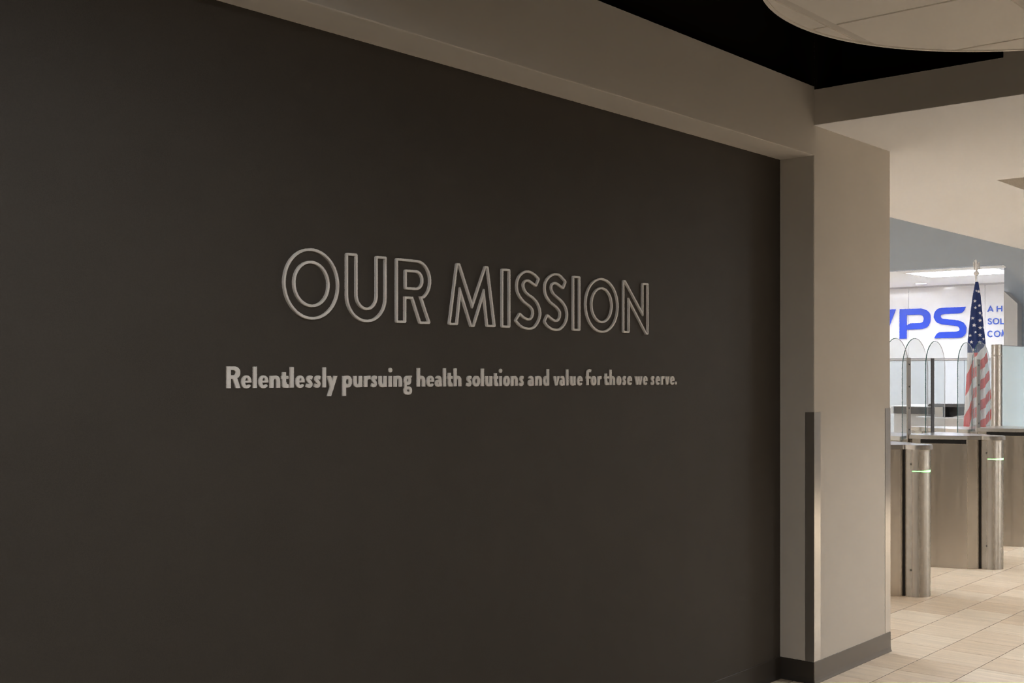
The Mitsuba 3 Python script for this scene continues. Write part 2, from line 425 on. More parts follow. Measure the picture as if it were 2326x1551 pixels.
S2 = [(3.5166, 1.8437), (3.4978, 1.8561), (3.4771, 1.8669), (3.4514, 1.8682), (3.426, 1.8605), (3.407, 1.8474), (3.3952, 1.8316), (3.3912, 1.8124), (3.3957, 1.792), (3.4083, 1.7751), (3.426, 1.7616), (3.4489, 1.7506), (3.4668, 1.7409), (3.4802, 1.7286), (3.4823, 1.7158), (3.4758, 1.7011), (3.4604, 1.6929), (3.4412, 1.6959), (3.4234, 1.7041), (3.4063, 1.7127), (3.3897, 1.6886), (3.4058, 1.6733), (3.431, 1.6628), (3.4565, 1.6595), (3.4797, 1.6618), (3.5017, 1.6745), (3.5166, 1.6895), (3.5244, 1.7076), (3.525, 1.7255), (3.5187, 1.7431), (3.5056, 1.7587), (3.4849, 1.7731), (3.4617, 1.7841), (3.4438, 1.7944), (3.4331, 1.8066), (3.4298, 1.8176), (3.4349, 1.8291), (3.4501, 1.8351), (3.4668, 1.8325), (3.4823, 1.8261), (3.5012, 1.818)]


def ellipse_path(l, r, b, t, n=72):
    a = np.linspace(0, 2 * math.pi, n, endpoint=False)
    return np.column_stack([(l + r) / 2 + (r - l) / 2 * np.cos(a), (b + t) / 2 + (t - b) / 2 * np.sin(a)])


def half(l, r, zc, zb, n=24):
    """The lower half of an ellipse from the left point to the right one."""
    a = np.linspace(math.pi, 2 * math.pi, n)
    return [((l + r) / 2 + (r - l) / 2 * math.cos(t), zc + (zc - zb) * math.sin(t)) for t in a]


def bowl(x, zt, zb, xr, n=20):
    """A half round from (x, zt) by xr back to (x, zb)."""
    a = np.linspace(math.pi / 2, -math.pi / 2, n)
    return [(x + (xr - x) * math.cos(t), (zt + zb) / 2 + (zt - zb) / 2 * math.sin(t)) for t in a]


def tube_poly(path):
    """The flat rim along an outline: its outer corners rounded, its inner ones sharp."""
    p = Polygon([tuple(v) for v in path]).buffer(0)
    outer = p.buffer(RIM / 2, join_style=2, mitre_limit=2.5)
    outer = outer.buffer(-0.006, join_style=2).buffer(0.006, quad_segs=6).intersection(p.buffer(RIM / 2 + 0.0005, quad_segs=6)).union(p.buffer(RIM / 4, quad_segs=6))
    return outer.difference(p.buffer(-RIM / 2, join_style=2, mitre_limit=4))


def letter_mesh(poly, depth):
    """Extruded, with a small rounding of the front edge."""
    e = 0.0008
    return cat(on_wall_y(poly, Y_SIGN, depth - e), on_wall_y(poly.buffer(-e * 0.7), Y_SIGN - depth + e, e))


U_path = half(2.4217, 2.5843, 1.738, 1.6612) + [(2.5843, 1.8662), (2.5457, 1.8658)] + half(2.4608, 2.5457, 1.7425, 1.6994)[::-1] + [(2.4608, 1.8666), (2.4217, 1.8660)]
R_bowl = [p for p in bowl(2.7265, 1.8655, 1.7405, 2.7867, 26) if not (p[1] < 1.7480)]
R_path = [(2.6342, 1.8655)] + R_bowl + [(2.7440, 1.7470), (2.7833, 1.6640), (2.7398, 1.6636), (2.7038, 1.7432), (2.6716, 1.7430), (2.6716, 1.6640), (2.6342, 1.6636)]
R_eye = [(2.6736, 1.8312)] + bowl(2.7215, 1.8315, 1.7742, 2.7505) + [(2.6736, 1.7738)]
M_path = [(2.8798, 1.6635), (2.9165, 1.8688), (2.9278, 1.8692), (2.9945, 1.7300), (3.0607, 1.8685), (3.0726, 1.8687), (3.1103, 1.6630), (3.0709, 1.6625), (3.0533, 1.7777), (3.0007, 1.6602), (2.9873, 1.6602), (2.9332, 1.7777), (2.9167, 1.6640)]
I_a = [(3.1511, 1.8660), (3.1899, 1.8665), (3.1899, 1.6632), (3.1511, 1.6630)]
I_b = [(3.5640, 1.8655), (3.6028, 1.8660), (3.6028, 1.6628), (3.5640, 1.6626)]
N_path = [(3.8940, 1.6628), (3.8943, 1.8683), (3.9050, 1.8687), (4.0300, 1.7408), (4.0301, 1.8650), (4.0669, 1.8658), (4.0672, 1.6594), (4.0560, 1.6595), (3.9320, 1.7931), (3.9310, 1.6632)]


def s_path(pts):
    """The outline of an S: smooth, but with its four corners sharp."""
    p = np.array(pts)
    d1, d2 = p - np.roll(p, 1, 0), np.roll(p, -1, 0) - p
    turn = np.abs(np.angle((d2[:, 0] + 1j * d2[:, 1]) / (d1[:, 0] + 1j * d1[:, 1])))
    corners = sorted(np.argsort(turn)[-4:])
    out = []
    for a, b in zip(corners, corners[1:] + [corners[0] + len(p)]):
        seg = p[np.arange(a, b + 1) % len(p)]
        out += list(spline(seg, 5)[:-1]) if len(seg) > 2 else [seg[0]]
    return out


GROUP_BIG = "hollow letters of OUR MISSION"
for name, desc, paths in (
    ("O", "raised hollow white letter O, the first letter of OUR", [("outer_ring", ellipse_path(*O1[0])), ("inner_ring", ellipse_path(*O1[1]))]),
    ("U", "raised hollow white letter U in OUR", [U_path]),
    ("R", "raised hollow white letter R at the end of OUR", [("outline", R_path), ("eye", R_eye)]),
    ("M", "raised hollow white letter M, the first letter of MISSION", [M_path]),
    ("I", "raised hollow white letter I next to the M of MISSION", [I_a]),
    ("S", "raised hollow white letter S, the first of the two in MISSION", [s_path(S1)]),
    ("S", "raised hollow white letter S, the second of the two in MISSION", [s_path(S2)]),
    ("I", "raised hollow white letter I between S and O in MISSION", [I_b]),
    ("O", "raised hollow white letter O near the end of MISSION", [("outer_ring", ellipse_path(*O2[0])), ("inner_ring", ellipse_path(*O2[1]))]),
    ("N", "raised hollow white letter N, the last letter of MISSION", [N_path]),
):
    if len(paths) == 1:
        tag(obj("hollow_letter", letter_mesh(tube_poly(paths[0]), DEEP), "letter", smooth=35), desc, "letter", GROUP_BIG)
    else:
        t = thing("hollow_letter", desc, "letter", GROUP_BIG)
        for part, p in paths:
            obj(part, letter_mesh(tube_poly(p), DEEP), "letter", t, smooth=35)

# ------------------------------------------------------------------ small solid letters
ST = 12.8        # stem, in millimetres; capitals 61.5 tall, small letters 35


def B(x0, y0, x1, y1):
    return sbox(x0, y0, x1, y1)


def arch_n(w, tall=35.0):
    out = unary_union([sup(w / 2, 17.5, w / 2, 18.5, 2.3).intersection(B(-9, 17.5, w + 9, 60)), B(0, 0, w, 17.6)])
    hole = unary_union([sup(w / 2, 17, (w - 2 * ST) / 2, 10, 2.1).intersection(B(-9, 17, w + 9, 60)), B(ST, -5, w - ST, 17.1)])
    return unary_union([out.difference(hole), B(0, 0, ST, tall)])


def glyph(ch, w):
    h = w / 2
    if ch == "n":
        return arch_n(w)
    if ch == "h":
        return arch_n(w, 61.5)
    if ch == "u":
        return affinity.rotate(arch_n(w), 180, origin=(h, 17.5))
    if ch == "l":
        return B(0, 0, w, 61.5)
    if ch == "i":
        return unary_union([B(0, 0, w - 0.5, 35), Point(h, 54).buffer(7.3)])
    if ch == ".":
        return Point(h, 6.3).buffer(6.8)
    if ch == "o":
        return sup(h, 17.5, h, 18.6, 2.25).difference(sup(h, 17.5, max(3.0, (w - 2 * ST) / 2 + 0.6), 9, 2.1))
    if ch == "p":
        o = unary_union([sup(h, 17.5, h, 18.6, 2.3).intersection(B(h - 4, -9, w + 9, 60)), B(6, 0, h, 35.6).intersection(sup(h, 17.5, h, 18.6, 2.3)), B(0, -27, ST, 35)])
        return o.difference(sup(h + 0.5, 17.3, (w - 2 * ST) / 2 + 0.6, 8.7, 2.1))
    if ch == "d":
        o = unary_union([sup(h, 17.5, h, 18.6, 2.3), B(w - ST, 0, w, 61.5)])
        return o.difference(sup(h - 0.5, 17.3, (w - 2 * ST) / 2 + 0.6, 8.7, 2.1))
    if ch == "e":
        o = sup(h, 17.5, h, 18.6, 2.2)
        eye = sup(h + 0.8, 21.0, max(4.2, h - ST + 0.8), 8.2, 2.0).intersection(B(-9, 21.0, w + 9, 60))
        slot = unary_union([sup(h + 1.2, 15.6, max(5.0, h - ST + 1.6), 8.4, 2.1).intersection(B(-9, -9, w + 9, 15.6)),
                            Polygon([(h + 1, 15.6), (w + 4, 15.6), (w + 4, 4.0), (w - 1.5, 6.2), (w - 7.0, 10.6), (h + 1, 7.4)])])
        return o.difference(eye).difference(slot)
    if ch == "a":
        o = unary_union([sup(h, 17.5, h, 18.6, 2.4).intersection(B(-9, 17.5, w + 9, 60)), B(w - ST, 0, w, 17.6)])
        o = o.difference(unary_union([sup(h - 4.0, 19.0, h - ST + 5.2, 8.2, 2.2), B(-9, -9, h - 4, 27.0), B(-9, -9, w - ST, 19.0)])).intersection(B(1.5, -9, w, 60))
        bowl_ = sup(w * 0.46, 10.8, w * 0.46, 11.9, 2.2).intersection(B(-9, -9, w - 1, 60))
        return unary_union([o, bowl_, B(w - ST, 0, w, 20)]).difference(sup(w * 0.50, 10.6, 3.0, 4.6, 2.0))
    if ch == "s":
        c = spline([(w - 2.2, 28.4), (w * 0.62, 31.0), (w * 0.36, 29.6), (w * 0.28, 25.2), (w * 0.42, 20.4), (w * 0.62, 15.6), (w * 0.73, 10.4), (w * 0.63, 5.6), (w * 0.40, 4.3), (1.0, 7.2)], 6)
        return LineString(c).buffer(5.3, cap_style=2, quad_segs=6)
    if ch == "t":
        a = max(1.5, 0.13 * w)
        c = spline([(a + ST / 2, 14), (a + ST / 2 + 0.8, 7.4), (w * 0.74, 4.7), (w, 5.6)], 6)
        return unary_union([B(a, 9, a + ST, 46), B(0, 25.8, w - 0.5, 35), LineString(c).buffer(5.3, cap_style=2), sup(a + ST / 2 + 2, 9, ST / 2 + 2, 9.4, 2.2)])
    if ch == "r":
        c = spline([(ST * 0.55, 20), (ST * 0.75, 26.5), (ST + 2.0, 30.0), (w, 30.4)], 6)
        return unary_union([B(0, 0, ST, 35), LineString(c).buffer(5.6, cap_style=2)])
    if ch == "f":
        a = 3.6
        c = spline([(a + ST / 2, 46), (a + ST / 2 + 1.0, 53), (w * 0.66, 57.4), (w - 0.5, 55.8)], 6)
        return unary_union([B(a, 0, a + ST, 48), B(0, 25.8, w - 3.5, 35), LineString(c).buffer(5.6, cap_style=2)])
    if ch == "g":
        up = sup(w * 0.46, 20.6, w * 0.43, 15.2, 2.2).difference(sup(w * 0.46, 20.8, 4.4, 6.0, 2.0))
        ear = Polygon([(w * 0.45, 35.8), (w, 36.4), (w - 0.8, 30.6), (w * 0.72, 28.5)])
        link = LineString(spline([(w * 0.34, 10), (w * 0.20, 5), (w * 0.26, -1)], 5)).buffer(4.6)
        lo = sup(w * 0.5, -12.6, w * 0.5, 13.6, 2.3).difference(sup(w * 0.54, -12.2, w * 0.15, 4.6, 2.0))
        return unary_union([up, ear, link.difference(sup(w * 0.54, -12.2, w * 0.15, 4.6, 2.0)), lo])
    if ch == "v":
        return Polygon([(0, 35), (ST, 35), (h + 0.6, 13.0), (w - ST + 1, 35), (w, 35), (h + 5.6, 0), (h - 5.6, 0)])
    if ch == "w":
        a, b = 0.30 * w, 0.70 * w
        return Polygon([(0, 35), (ST - 1, 35), (a + 1.0, 14), (h - 5.0, 35), (h + 5.0, 35), (b - 1.0, 14), (w - ST + 2, 35), (w, 35), (b + 5.6, 0), (b - 5.0, 0), (h, 20), (a + 5.0, 0), (a - 5.6, 0)])
    if ch == "y":
        return Polygon([(0, 35), (0.35 * w, 35), (0.53 * w, 18.5), (0.66 * w, 35), (w, 35), (0.37 * w, -27), (0.0, -27), (0.30 * w, 1.0)])
    if ch == "R":
        o = unary_union([B(0, 0, ST + 0.6, 61.5), B(0, 26.5, w * 0.52, 61.5), sup(w * 0.52, 44, w * 0.47, 17.5, 2.15)])
        o = o.difference(unary_union([B(ST + 0.6, 36.6, w * 0.5, 51.0), sup(w * 0.5, 43.8, w * 0.175, 7.2, 2.2)]))
        return unary_union([o, Polygon([(0.42 * w, 30), (0.73 * w, 30), (w, 0), (0.67 * w, 0)])])
    raise KeyError(ch)


WORDS = {
    "Relentlessly": [1979, 2025, 2029, 2063, 2070, 2082, 2089, 2123, 2129, 2166, 2171, 2197, 2203, 2216, 2224, 2257, 2263, 2289, 2294, 2320, 2328, 2340, 2345, 2385],
    "pursuing": [2407, 2444, 2451, 2487, 2496, 2522, 2525, 2551, 2558, 2592, 2602, 2615, 2624, 2660, 2668, 2705],
    "health": [2729, 2766, 2774, 2808, 2814, 2844, 2853, 2865, 2873, 2898, 2905, 2941],
    "solutions": [2967, 2994, 2999, 3036, 3043, 3056, 3065, 3100, 3109, 3132, 3140, 3152, 3161, 3195, 3203, 3239, 3248, 3273],
    "and": [3298, 3329, 3340, 3376, 3386, 3419],
    "value": [3446, 3482, 3485, 3513, 3524, 3536, 3548, 3581, 3592, 3625],
    "for": [3648, 3680, 3681, 3714, 3724, 3748],
    "those": [3768, 3798, 3803, 3839, 3852, 3882, 3891, 3916, 3926, 3957],
    "we": [3979, 4031, 4038, 4069],
    "serve.": [4094, 4121, 4132, 4161, 4171, 4194, 4201, 4233, 4240, 4273, 4278, 4291],
}
ORD = ["first", "second", "third", "fourth", "fifth", "sixth", "seventh", "eighth", "ninth", "tenth", "eleventh", "last"]
for word, xs in WORDS.items():
    for i, ch in enumerate(word):
        x0, x1 = xs[2 * i] / 1000, xs[2 * i + 1] / 1000
        g = glyph(ch, (x1 - x0) * 1000).buffer(0)
        base = 1.4545 - 0.0035 * (x0 - 2.0)
        g = affinity.translate(affinity.scale(g, 0.001, 0.001, origin=(0, 0)), x0, base)
        m = on_wall_y(g, Y_SIGN, 0.0052)
        if ch == ".":
            lab, nm = "small round white full stop at the end of the line after the word serve", "full_stop"
        else:
            if word == "R":
                pass
            lab, nm = f"small solid white letter {ch}, {ORD[i]} letter of the word {word.strip('.')} on the charcoal wall", "solid_letter"
        tag(obj(nm, m, "letter"), lab, "letter" if ch != "." else "full stop", "small white letters of the mission sentence" if ch != "." else None)

# ------------------------------------------------------------------ reception: panelled wall, blue letters, desk
X_PANEL = 15.975
rw = struct("wall_reception", bx(X_END, X_END + 0.1, 2.9, 9.1, 0, 2.8), "panel_white", "reception wall of white panels with a blue logo")
JOINTS = [4.446 - 1.042, 4.446, 5.488, 6.530, 7.572, 8.614]
for a, b in zip(JOINTS, JOINTS[1:]):
    obj("white_panel", rbx(X_PANEL, X_END, a + 0.0012, b - 0.0012, 1.69, 2.662, 0.0015), "panel_white", rw)
    obj("lower_panel", rbx(X_PANEL + 0.008, X_END, a + 0.28, b + 0.274, 0.0, 1.655, 0.0015), "panel_blue", rw)
obj("top_trim", rbx(X_PANEL + 0.004, X_END, 3.0, 9.0, 2.663, 2.685, 0.001), "rail", rw)
obj("rail", rbx(X_PANEL - 0.004, X_END, 3.0, 9.0, 1.660, 1.685, 0.002), "rail", rw)
P_OUT = [(6.652, 2.379), (6.345, 2.378), (6.265, 2.346), (6.226, 2.296), (6.219, 2.242), (6.226, 2.179), (6.265, 2.121), (6.335, 2.094), (6.555, 2.091), (6.555, 1.964), (6.652, 1.965)]
P_EYE = [(6.555, 2.295), (6.364, 2.294), (6.325, 2.275), (6.31, 2.235), (6.325, 2.191), (6.362, 2.177), (6.49, 2.176), (6.525, 2.165), (6.555, 2.138)]
S_OUT = [(5.74, 2.379), (5.757, 2.338), (5.79, 2.303), (5.847, 2.293), (6.03, 2.292), (6.067, 2.284), (6.079, 2.264), (6.064, 2.234), (6.03, 2.225), (5.838, 2.199), (5.771, 2.166), (5.733, 2.108), (5.731, 2.07), (5.742, 2.017), (5.785, 1.973), (5.847, 1.961), (6.164, 1.963), (6.137, 2.013), (6.098, 2.041), (6.04, 2.047), (5.857, 2.048), (5.826, 2.06), (5.82, 2.089), (5.838, 2.115), (5.876, 2.126), (6.069, 2.153), (6.127, 2.181), (6.165, 2.235), (6.169, 2.274), (6.155, 2.323), (6.118, 2.362), (6.059, 2.376)]
V_OUT = [(6.71, 2.381), (6.873, 1.97), (6.967, 1.971), (7.133, 2.381), (7.03, 2.379), (6.92, 2.088), (6.809, 2.379)]


def flat(pts, smooth_=None):
    return Polygon(pts).buffer(0)


def soften(poly, r):
    return poly.buffer(r).buffer(-2 * r).buffer(r)


LOGO = "large blue logo letters"
tag(obj("logo_letter", on_wall_x(soften(flat(V_OUT), 0.004), X_PANEL, 0.02), "logo_blue"), "large blue letter V of the logo, mostly hidden behind the beige column", "letter", LOGO)
p_ = Polygon(list(P_OUT[:2]) + [tuple(v) for v in spline(P_OUT[1:8], 16)] + list(P_OUT[8:])).buffer(0)
e_ = Polygon(list(P_EYE[:2]) + [tuple(v) for v in spline(P_EYE[1:6], 16)] + list(P_EYE[6:])).buffer(0)
tag(obj("logo_letter", on_wall_x(p_.difference(e_), X_PANEL, 0.02), "logo_blue"), "large blue letter P of the logo above the turnstile glass", "letter", LOGO)
sp = [tuple(v) for v in spline(S_OUT[0:4], 5)] + [tuple(v) for v in spline(S_OUT[4:9], 16)] + [tuple(v) for v in spline(S_OUT[9:16], 16)] \
    + [tuple(v) for v in spline(S_OUT[16:20], 5)] + [tuple(v) for v in spline(S_OUT[20:25], 16)] + [tuple(v) for v in spline(S_OUT[25:32], 16)]
tag(obj("logo_letter", on_wall_x(Polygon(sp).buffer(0), X_PANEL, 0.02), "logo_blue"), "large blue letter S of the logo left of the flag", "letter", LOGO)

W2 = 0.0062


def strokes(*lines):
    return unary_union([LineString(l).buffer(W2, cap_style=2, join_style=2, mitre_limit=3) for l in lines])


def ring_o(cy, cz, ry, rz):
    return sup(cy, cz, ry + W2, rz + W2).difference(sup(cy, cz, ry - W2, rz - W2))


SMALL = "small blue letters beside the flag"
for ch, lab, g in (
    ("A", "small thin blue letter A in the top line beside the flag", strokes([(5.449, 2.302), (5.415, 2.373), (5.381, 2.303)], [(5.437, 2.324), (5.393, 2.325)])),
    ("H", "small thin blue letter H in the top line beside the flag", strokes([(5.328, 2.374), (5.328, 2.300)], [(5.268, 2.375), (5.268, 2.301)], [(5.328, 2.338), (5.268, 2.338)])),
    ("S", "small thin blue letter S starting the middle line beside the flag", strokes(spline([(5.402, 2.200), (5.421, 2.209), (5.440, 2.200), (5.438, 2.184), (5.420, 2.174), (5.404, 2.162), (5.404, 2.146), (5.423, 2.138), (5.448, 2.152)], 6))),
    ("O", "small thin blue letter O in the middle line beside the flag", ring_o(5.3435, 2.174, 0.0355, 0.036)),
    ("L", "small thin blue letter L at the cut-off end of the middle line", strokes([(5.281, 2.209), (5.281, 2.139), (5.244, 2.139)])),
    ("C", "small thin blue letter C starting the bottom line beside the flag", strokes(spline([(5.391, 2.033), (5.415, 2.045), (5.440, 2.032), (5.448, 2.008), (5.440, 1.984), (5.415, 1.970), (5.390, 1.982)], 6))),
    ("O", "small thin blue letter O in the bottom line beside the flag", ring_o(5.328, 2.007, 0.035, 0.036)),
    ("M", "small thin blue letter M at the cut-off end of the bottom line", strokes([(5.267, 1.970), (5.259, 2.044), (5.236, 1.984), (5.213, 2.044), (5.205, 1.970)])),
):
    tag(obj("blue_letter", on_wall_x(g, X_PANEL, 0.012), "text_blue"), lab, "letter", SMALL)

t = thing("reception_desk", "white reception desk with a dark band along its counter behind the turnstile glass", "desk")
obj("body", rbx(14.26, 14.95, 4.5, 6.02, 0.0, 0.985, 0.004), "desk_white", t)
obj("dark_band", rbx(14.20, 14.95, 4.5, 5.985, 0.985, 1.070, 0.003), "desk_dark", t)
obj("counter", rbx(14.18, 15.0, 4.48, 6.04, 1.070, 1.082, 0.003), "desk_white", t)
obj("end_panel", rbx(14.17, 14.95, 5.99, 6.02, 0.985, 1.070, 0.003), "desk_white", t)
obj("ledge", rbx(13.97, 14.26, 4.7, 5.62, 0.945, 0.960, 0.003), "desk_white", t)
t = thing("document_tray", "low black tray with a rounded corner on the reception desk behind the flag", "tray")
tp = Polygon([(4.72, 1.085), (5.47, 1.085), (5.485, 1.098), (5.46, 1.118), (4.72, 1.125)])
obj("top", on_wall_x(tp, 14.165, 0.18), "desk_dark", t)
obj("side", rbx(13.99, 14.15, 5.30, 5.40, 0.9605, 1.086, 0.003), "bar_grey", t)
obj("side", rbx(13.99, 14.15, 4.72, 4.75, 0.9605, 1.086, 0.003), "desk_dark", t)
obj("back", rbx(14.145, 14.165, 4.75, 5.30, 0.9605, 1.086, 0.003), "black_plastic", t)
a = np.linspace(0, math.pi, 16)
pp = Polygon([(5.0 - 0.2 * math.cos(v), 0.9605 + 0.028 * math.sin(v)) for v in a] + [(5.18, 0.9605)]).buffer(0)
tag(obj("paper", on_wall_x(pp, 14.13, 0.1), "paper"), "curled sheet of white paper lying in the black tray", "paper")


# ------------------------------------------------------------------ turnstiles
def shell(poly, z0, z1, step=0.012, split=28):
    """The upright skin of a plan, u upwards and v around it (the brushed grain runs around), smooth except at sharp corners."""
    ring = np.array(poly.exterior.coords)[:-1]
    if not poly.exterior.is_ccw:
        ring = ring[::-1]
    n = len(ring)
    d = np.roll(ring, -1, 0) - ring
    ln = np.linalg.norm(d, axis=1)
    nm = np.column_stack([d[:, 1], -d[:, 0]]) / ln[:, None]
    V, N, UVs, F = [], [], [], []
    arc = 0.0
    for i in range(n):
        a, b = ring[i], ring[(i + 1) % n]
        ends = []
        for other in ((i - 1) % n, (i + 1) % n):
            m = nm[i] * ln[i] + nm[other] * ln[other] if nm[i] @ nm[other] > math.cos(math.radians(split)) else nm[i]
            ends.append(m / np.linalg.norm(m))
        k = len(V)
        for p, m, s_ in ((a, ends[0], arc), (b, ends[1], arc + ln[i])):
            for z in (z0, z1):
                V.append([p[0], p[1], z]); N.append([m[0], m[1], 0]); UVs.append([z, s_])
        F += [[k, k + 2, k + 3], [k, k + 3, k + 1]]
        arc += ln[i]
    return (np.array(V), np.array(F)), np.array(N), np.array(UVs)


def shell_obj(name, poly, z0, z1, mat, parent, label=None):
    m, nn, uv = shell(poly, z0, z1)
    key = numbered(parent + "__" + name)
    path = meshkit.write_ply(m, True, uv, None, normals=nn)
    scene[key] = {"type": "ply", "filename": path, "face_normals": False, "bsdf": {"type": "ref", "id": "material_" + mat}}
    if label:
        labels[key] = {"label": label}
    return key


def plan(cx, sgn=1, grow=0.0):
    """Plan of one half of a turnstile, front (sgn 1) or rear (-1) of the pivot at y = 3.68."""
    prof = [(3.176, 0.112), (3.24, 0.168), (3.50, 0.263), (3.64, 0.274)]
    l = [(cx - w, y) for y, w in prof]
    r = [(cx + w, y) for y, w in prof][::-1]
    p = Polygon(l + r)
    if sgn < 0:
        p = affinity.scale(p, 1, -1, origin=(cx, 3.68))
    return p.buffer(grow) if grow else p


def glass(parent, x0, x1, y, z0, z1):
    r = (x1 - x0) / 2
    cx = (x0 + x1) / 2
    arc = [(cx + r * math.cos(v), z1 - r + r * math.sin(v)) for v in np.linspace(0, math.pi, 40)]
    poly = Polygon([(x0, z0), (x1, z0)] + arc)
    v, f_ = trimesh.creation.triangulate_polygon(poly, engine="earcut")
    k = obj("glass", (np.column_stack([v[:, 0], np.full(len(v), y), v[:, 1]]), f_), "glass", parent, label="clear glass panel with a round top")
    left = LineString(arc[19:] + [(x0, z0)]).buffer(0.0018, cap_style=2)
    right = LineString([(x1, z0)] + arc[:20]).buffer(0.0012, cap_style=2)
    obj("edge", on_wall_y(left, y + 0.0025, 0.005), "glass_edge", k)
    obj("edge", on_wall_y(right, y + 0.004, 0.005), "rail", k)  # refraction painted in: pale here, dark teal on the other edge


def turnstile(cx, label, wings, bars):
    t = thing("turnstile", label, "turnstile", "turnstiles")
    body = plan(cx)
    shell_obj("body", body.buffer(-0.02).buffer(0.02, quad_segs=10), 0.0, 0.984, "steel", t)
    rear = plan(cx, -1)
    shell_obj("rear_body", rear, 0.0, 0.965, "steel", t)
    obj("pivot_box", rbx(cx - 0.25, cx + 0.25, 3.642, 3.718, 0.0, 0.978, 0.004), "bar_grey", t)
    slot = body.buffer(0.0015).difference(body.buffer(-0.004)).intersection(sbox(cx - 0.4, 3.245, cx, 3.56))
    obj("slot", prism(slot, 0.952, 0.9835), "black_plastic", t, label="black slot under the lid")
    obj("gap", prism(sbox(cx - 0.086, 3.135, cx + 0.086, 3.18), 0.0, 0.984), "black_plastic", t)
    nose = unary_union([Point(cx, 3.125).buffer(0.094, 32), sbox(cx - 0.094, 3.125, cx + 0.094, 3.152)])
    post = shell_obj("post", nose, 0.0, 0.984, "steel_post", t, label="rounded steel end post")
    la = np.radians(np.linspace(-172, -8, 41))
    hh = 0.0032 + 0.0042 * np.exp(-((np.degrees(la) + 90) / 38) ** 2)
    lv = np.array([[cx + 0.0952 * math.cos(v), 3.125 + 0.0952 * math.sin(v), 0.839 + s_ * h_] for v, h_ in zip(la, hh) for s_ in (-1, 1)])
    lf = np.array([[2 * i, 2 * i + 2, 2 * i + 3, 2 * i + 1] for i in range(40)])
    k = obj("light_strip", (lv, lf), "fixture_white", post, label="glowing green light strip")
    scene[k]["emitter"] = emit(1.0, (0.30, 2.6, 0.40))
    for z in (0.886, 0.179):
        for s in (-1, 1):
            c = trimesh.creation.cylinder(radius=0.0065, height=0.004, sections=16)
            c.apply_transform(trimesh.transformations.rotation_matrix(math.pi / 2, [0, 1, 0]))
            c.apply_translation([cx + s * 0.0945, 3.120, z])
            obj("screw", c, "screw", post)
    lidp = unary_union([plan(cx, 1, 0.012), Point(cx, 3.125).buffer(0.108, 32), sbox(cx - 0.1, 3.12, cx + 0.1, 3.2)])
    obj("lid", chamfer_prism(lidp, 0.984, 1.014, 0.006), "lid_steel", t, smooth=25, label="pale brushed steel lid")
    rn = unary_union([Point(cx, 4.235).buffer(0.094, 32), sbox(cx - 0.094, 4.2, cx + 0.094, 4.235)])
    shell_obj("rear_post", rn, 0.0, 0.965, "steel_post", t)
    obj("rear_lid", chamfer_prism(unary_union([plan(cx, -1, 0.012), Point(cx, 4.235).buffer(0.108, 32)]), 0.965, 0.998, 0.006), "lid_steel", t, smooth=25)
    for q_, (b0, b1) in enumerate(bars):
        k = obj("clamp_bar", rbx(b0, b1, 3.650, 3.659, 0.94, 1.612, 0.002), "bar_grey" if q_ == 0 else "bar_shaded", t, label="grey clamp bar with black screws" if q_ == 0 else "clamp bar painted dark as if backlit")
        if q_ == 0:
            for z in (1.56, 1.387, 1.22, 1.052):
                c = trimesh.creation.cylinder(radius=0.007, height=0.004, sections=16)
                c.apply_transform(trimesh.transformations.rotation_matrix(math.pi / 2, [1, 0, 0]))
                c.apply_translation([b0 + 0.45 * (b1 - b0), 3.6495, z])
                obj("screw", c, "screw", k)
    for x0, x1, y, z0, z1 in wings:
        glass(t, x0, x1, y, z0, z1)


turnstile(7.765, "stainless turnstile nearest the beige column, with a green light on its end post",
          [(7.05, 7.47, 3.682, 0.2, 1.757), (7.445, 7.985, 3.700, 0.97, 1.765), (7.90, 8.32, 3.682, 0.2, 1.752)], [(7.465, 7.520), (7.950, 8.0)])
turnstile(9.210, "middle stainless turnstile with a green light, between the nearest turnstile and the cut-off one",
          [(8.52, 9.010, 3.682, 0.2, 1.760), (8.926, 9.443, 3.700, 0.97, 1.768), (9.350, 9.766, 3.682, 0.2, 1.752)], [(8.910, 8.975), (9.398, 9.452)])
turnstile(10.670, "stainless turnstile at the right picture edge, in front of the flag",
          [(10.055, 10.470, 3.682, 0.2, 1.756), (10.440, 10.900, 3.700, 0.97, 1.764)], [(10.436, 10.512)])

# frosted glass barrier beside the turnstiles
t = thing("glass_barrier", "frosted pale blue glass barrier with a round steel post right of the flag", "glass barrier")
bp = shell_obj("post", Point(11.594, 3.872).buffer(0.05, 24), 0.0, 1.763, "steel_post", t, label="round steel post")
obj("cap", cyl(11.594, 3.872, 1.762, 1.765, 0.05, 40), "steel_plain", bp)
obj("ring", prism(Point(11.594, 3.872).buffer(0.0515, 24), 1.652, 1.660), "bar_grey", bp)
obj("pane", (np.array([[11.645, 3.872, 0.08], [13.29, 3.872, 0.08], [13.29, 3.872, 1.756], [11.645, 3.872, 1.756]]), np.array([[0, 1, 2, 3]])), "frosted", t, label="frosted pale blue glass")
obj("top_edge", bx(11.645, 13.29, 3.866, 3.878, 1.756, 1.760), "rail", t)

# ------------------------------------------------------------------ flag
FX, FY = 12.18, 4.27
PXM = 222.5                       # flag design units (about 4.5 mm) per metre
STARS = [(6.5, 727.7, 5.0), (6.5, 744.5, 5.0), (6, 761, 5.0), (5.5, 777.5, 5.0), (5.5, 694, 4.2), (6.5, 711, 4.2), (-5, 684, 4.4), (-4, 699, 4.2), (-10, 722.7, 4.4), (-7.5, 738.6, 5.0),
         (-5, 754.5, 3.6), (-13, 777, 4.8), (-15.5, 762, 4.0), (-1, 660.7, 3.2), (4.6, 662, 5.0), (-9.3, 794.7, 4.6), (15, 744, 4.2), (14, 770, 4.2), (12, 716, 4.0)]


